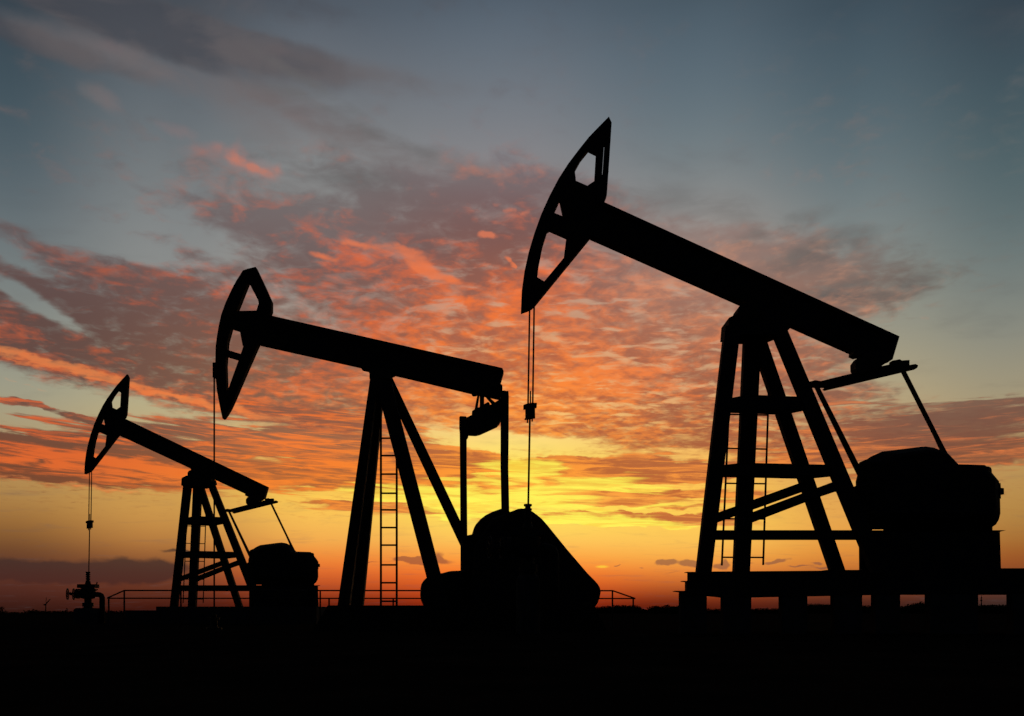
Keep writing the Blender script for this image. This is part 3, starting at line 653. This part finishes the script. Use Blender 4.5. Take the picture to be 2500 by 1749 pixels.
# ------------------------------------------------------------------ guard rail behind the middle pump
YR = 27.4
def rail_r(px): return px * YR / FOC
rail = empty('guard_rail', ((900 - CX) * YR / FOC, YR, 0))
tag(rail, 'long low pipe guard rail with sloping ends, running behind the middle pumpjack', 'railing')
MB().path([P(262,1460.5,YR), P(303.4,1442,YR), P(304.5,1442,YR), P(1494,1442.6,YR), P(1496,1442.6,YR), P(1551,1461.8,YR)], rail_r(1.75), 8).build('top_rail', M['steel'], rail)
MB().tube(P(262,1461,YR), P(1551,1461.8,YR), rail_r(1.55), 8).build('mid_rail', M['steel'], rail)
for px, y in ((265.5,1461),(303.4,1442),(441.6,1442),(610,1442),(781.8,1442),(803.4,1461),(960,1461),(1130,1442),(1310,1442),(1495.2,1442.6),(1546,1461.5)):
    MB().tube(P(px, y, YR), (P(px, y, YR).x, YR, -.02), rail_r(2.0), 8).build('post', M['steel'], rail)

# ------------------------------------------------------------------ far things along the horizon
def leaf(bm, c, s):
    a = [Vector((random.gauss(0, 1), random.gauss(0, 1), random.gauss(0, 1))).normalized() * s for _ in range(3)]
    bm.faces.new([bm.verts.new(c + v) for v in a])
YT = 700.0
PROF = [(-900,1488),(-300,1486),(-60,1487),(0,1490),(18,1493),(40,1495),(62,1494),(70,1491),(80,1489),(95,1491),(155,1491),(172,1492.5),(300,1491),(500,1490),(800,1487),(1100,1484),(1440,1482),(1466,1480.5),(1490,1479),(1503,1477.2),(1530,1478),(1553,1476.6),(1562,1482),(1574,1488.5),(1586,1481.5),(1600,1478),(1612,1481),(1627,1477.6),(1645,1480),(1660,1478),(1722,1486),(1760,1487),(1830,1485.5),(1905,1485),(1960,1476),(1990,1474),(2035,1476),(2110,1478),(2190,1484),(2215,1477),(2240,1472),(2264,1470),(2320,1472),(2380,1477),(2465,1476),(2700,1478),(3400,1482)]
def prof(px):
    for (a, ya), (b, yb) in zip(PROF, PROF[1:]):
        if a <= px <= b: return ya + (yb - ya) * (px - a) / (b - a)
    return 1490
tl = MB()
core = [(p, prof(p) + 4.5) for p in range(-880, 3381, 20)]
tl.prism(core + [(3380, 1499), (-880, 1499)], YT + 3, 5.0)
px = -880.0
while px < 3380:
    top = P(px, prof(px) + 1.6 + random.uniform(-1.2, 1.0), YT)
    n = max(4, int(top.z * 5))
    for i in range(n):
        leaf(tl.bm, Vector((top.x + random.uniform(-1.2, 1.2), YT + random.uniform(-6, 6), random.uniform(0, 1) ** .7 * top.z)), random.uniform(.5, 1.1))
    px += 1.6
tag(tl.build('far_wood', M['leaf']), 'dark far-off belt of scrub and trees along the horizon', 'woodland', kind='stuff')
def tree(px, ytop, Y, label, w=1.0):
    base_ = Vector(((px - CX) * Y / FOC, Y, 0)); h = P(px, ytop, Y).z
    r = empty('tree', base_); tag(r, label, 'tree', 'trees standing out of the far wood')
    t = MB().tube(base_, base_ + Vector((0, 0, h * .55)), h * .035, 7, h * .02)
    for k in range(5):
        a = base_ + Vector((0, 0, h * (.3 + .06 * k))); th = k * 2.4
        t.tube(a, a + Vector((math.cos(th) * h * .22 * w, math.sin(th) * h * .22 * w, h * .22)), h * .014, 5, h * .005)
    t.build('trunk', M['bark'], r)
    c = MB(); cl = []
    for k in range(16):
        th = random.uniform(0, 6.283); zz = random.uniform(.3, .88); rr = random.uniform(0, .27) * w * (1.25 - zz)
        cl.append((base_ + Vector((math.cos(th) * rr * h, math.sin(th) * rr * h, zz * h)), h * random.uniform(.08, .15)))
    for cc, cr in cl:
        for _ in range(46):
            d = Vector((random.gauss(0, 1), random.gauss(0, 1), random.gauss(0, .8))).normalized() * cr * random.uniform(.3, 1)
            leaf(c.bm, cc + d, h * .035)
    c.build('crown', M['leaf'], r)
tree(5, 1477.5, 420, 'round dark tree at the left edge of the picture, far off on the horizon', 1.5)
tree(163, 1484.5, 520, 'small bushy tree just left of the wellhead with wheels, far off', 1.3)
tree(81, 1486, 560, 'tiny bush-like tree left of the far crane on the horizon', 1.6)
tree(1598, 1475, 520, 'small round tree on the horizon left of the platform steps', 1.3)
tree(1630, 1475.5, 540, 'small round tree on the horizon nearest the platform steps', 1.3)
tree(2248, 1466.5, 480, 'leafy far tree seen through the second opening from the right under the platform', 1.5)

YC = 1500.0
crane = empty('tower_crane', ((111 - CX) * YC / FOC, YC, 0))
tag(crane, 'tiny tower crane with a raised jib on the horizon at the far left', 'crane')
MB().tube(P(111.5, 1498, YC), P(112, 1474, YC), .9, 6).tube(P(112.5, 1474, YC), P(113, 1459, YC), .45, 6).build('mast', M['steel'], crane)
MB().tube(P(109, 1478, YC), P(122.5, 1463.5, YC), 1.0, 6, .7).build('jib', M['steel'], crane)
MB().tube(P(106.5, 1477.5, YC), P(113, 1475, YC), 1.2, 6).build('counter_jib', M['steel'], crane)
tw = empty('radio_mast', ((2396 - CX) * 1200 / FOC, 1200, 0))
tag(tw, 'thin far mast seen through the right-most opening under the platform', 'mast')
MB().tube(P(2396, 1498, 1200), P(2396, 1458, 1200), .9, 6, .6).tube(P(2396, 1459, 1200), P(2396, 1454, 1200), .25, 5).build('pole', M['steel'], tw)
MB().tube(P(2395.6, 1468, 1200), P(2395.6, 1465, 1200), 1.6, 8).tube(P(2396, 1461.5, 1200), P(2396, 1459.5, 1200), 1.3, 8).tube(P(2395.8, 1466, 1200), P(2396, 1460, 1200), .5, 6).build('antenna', M['steel'], tw)
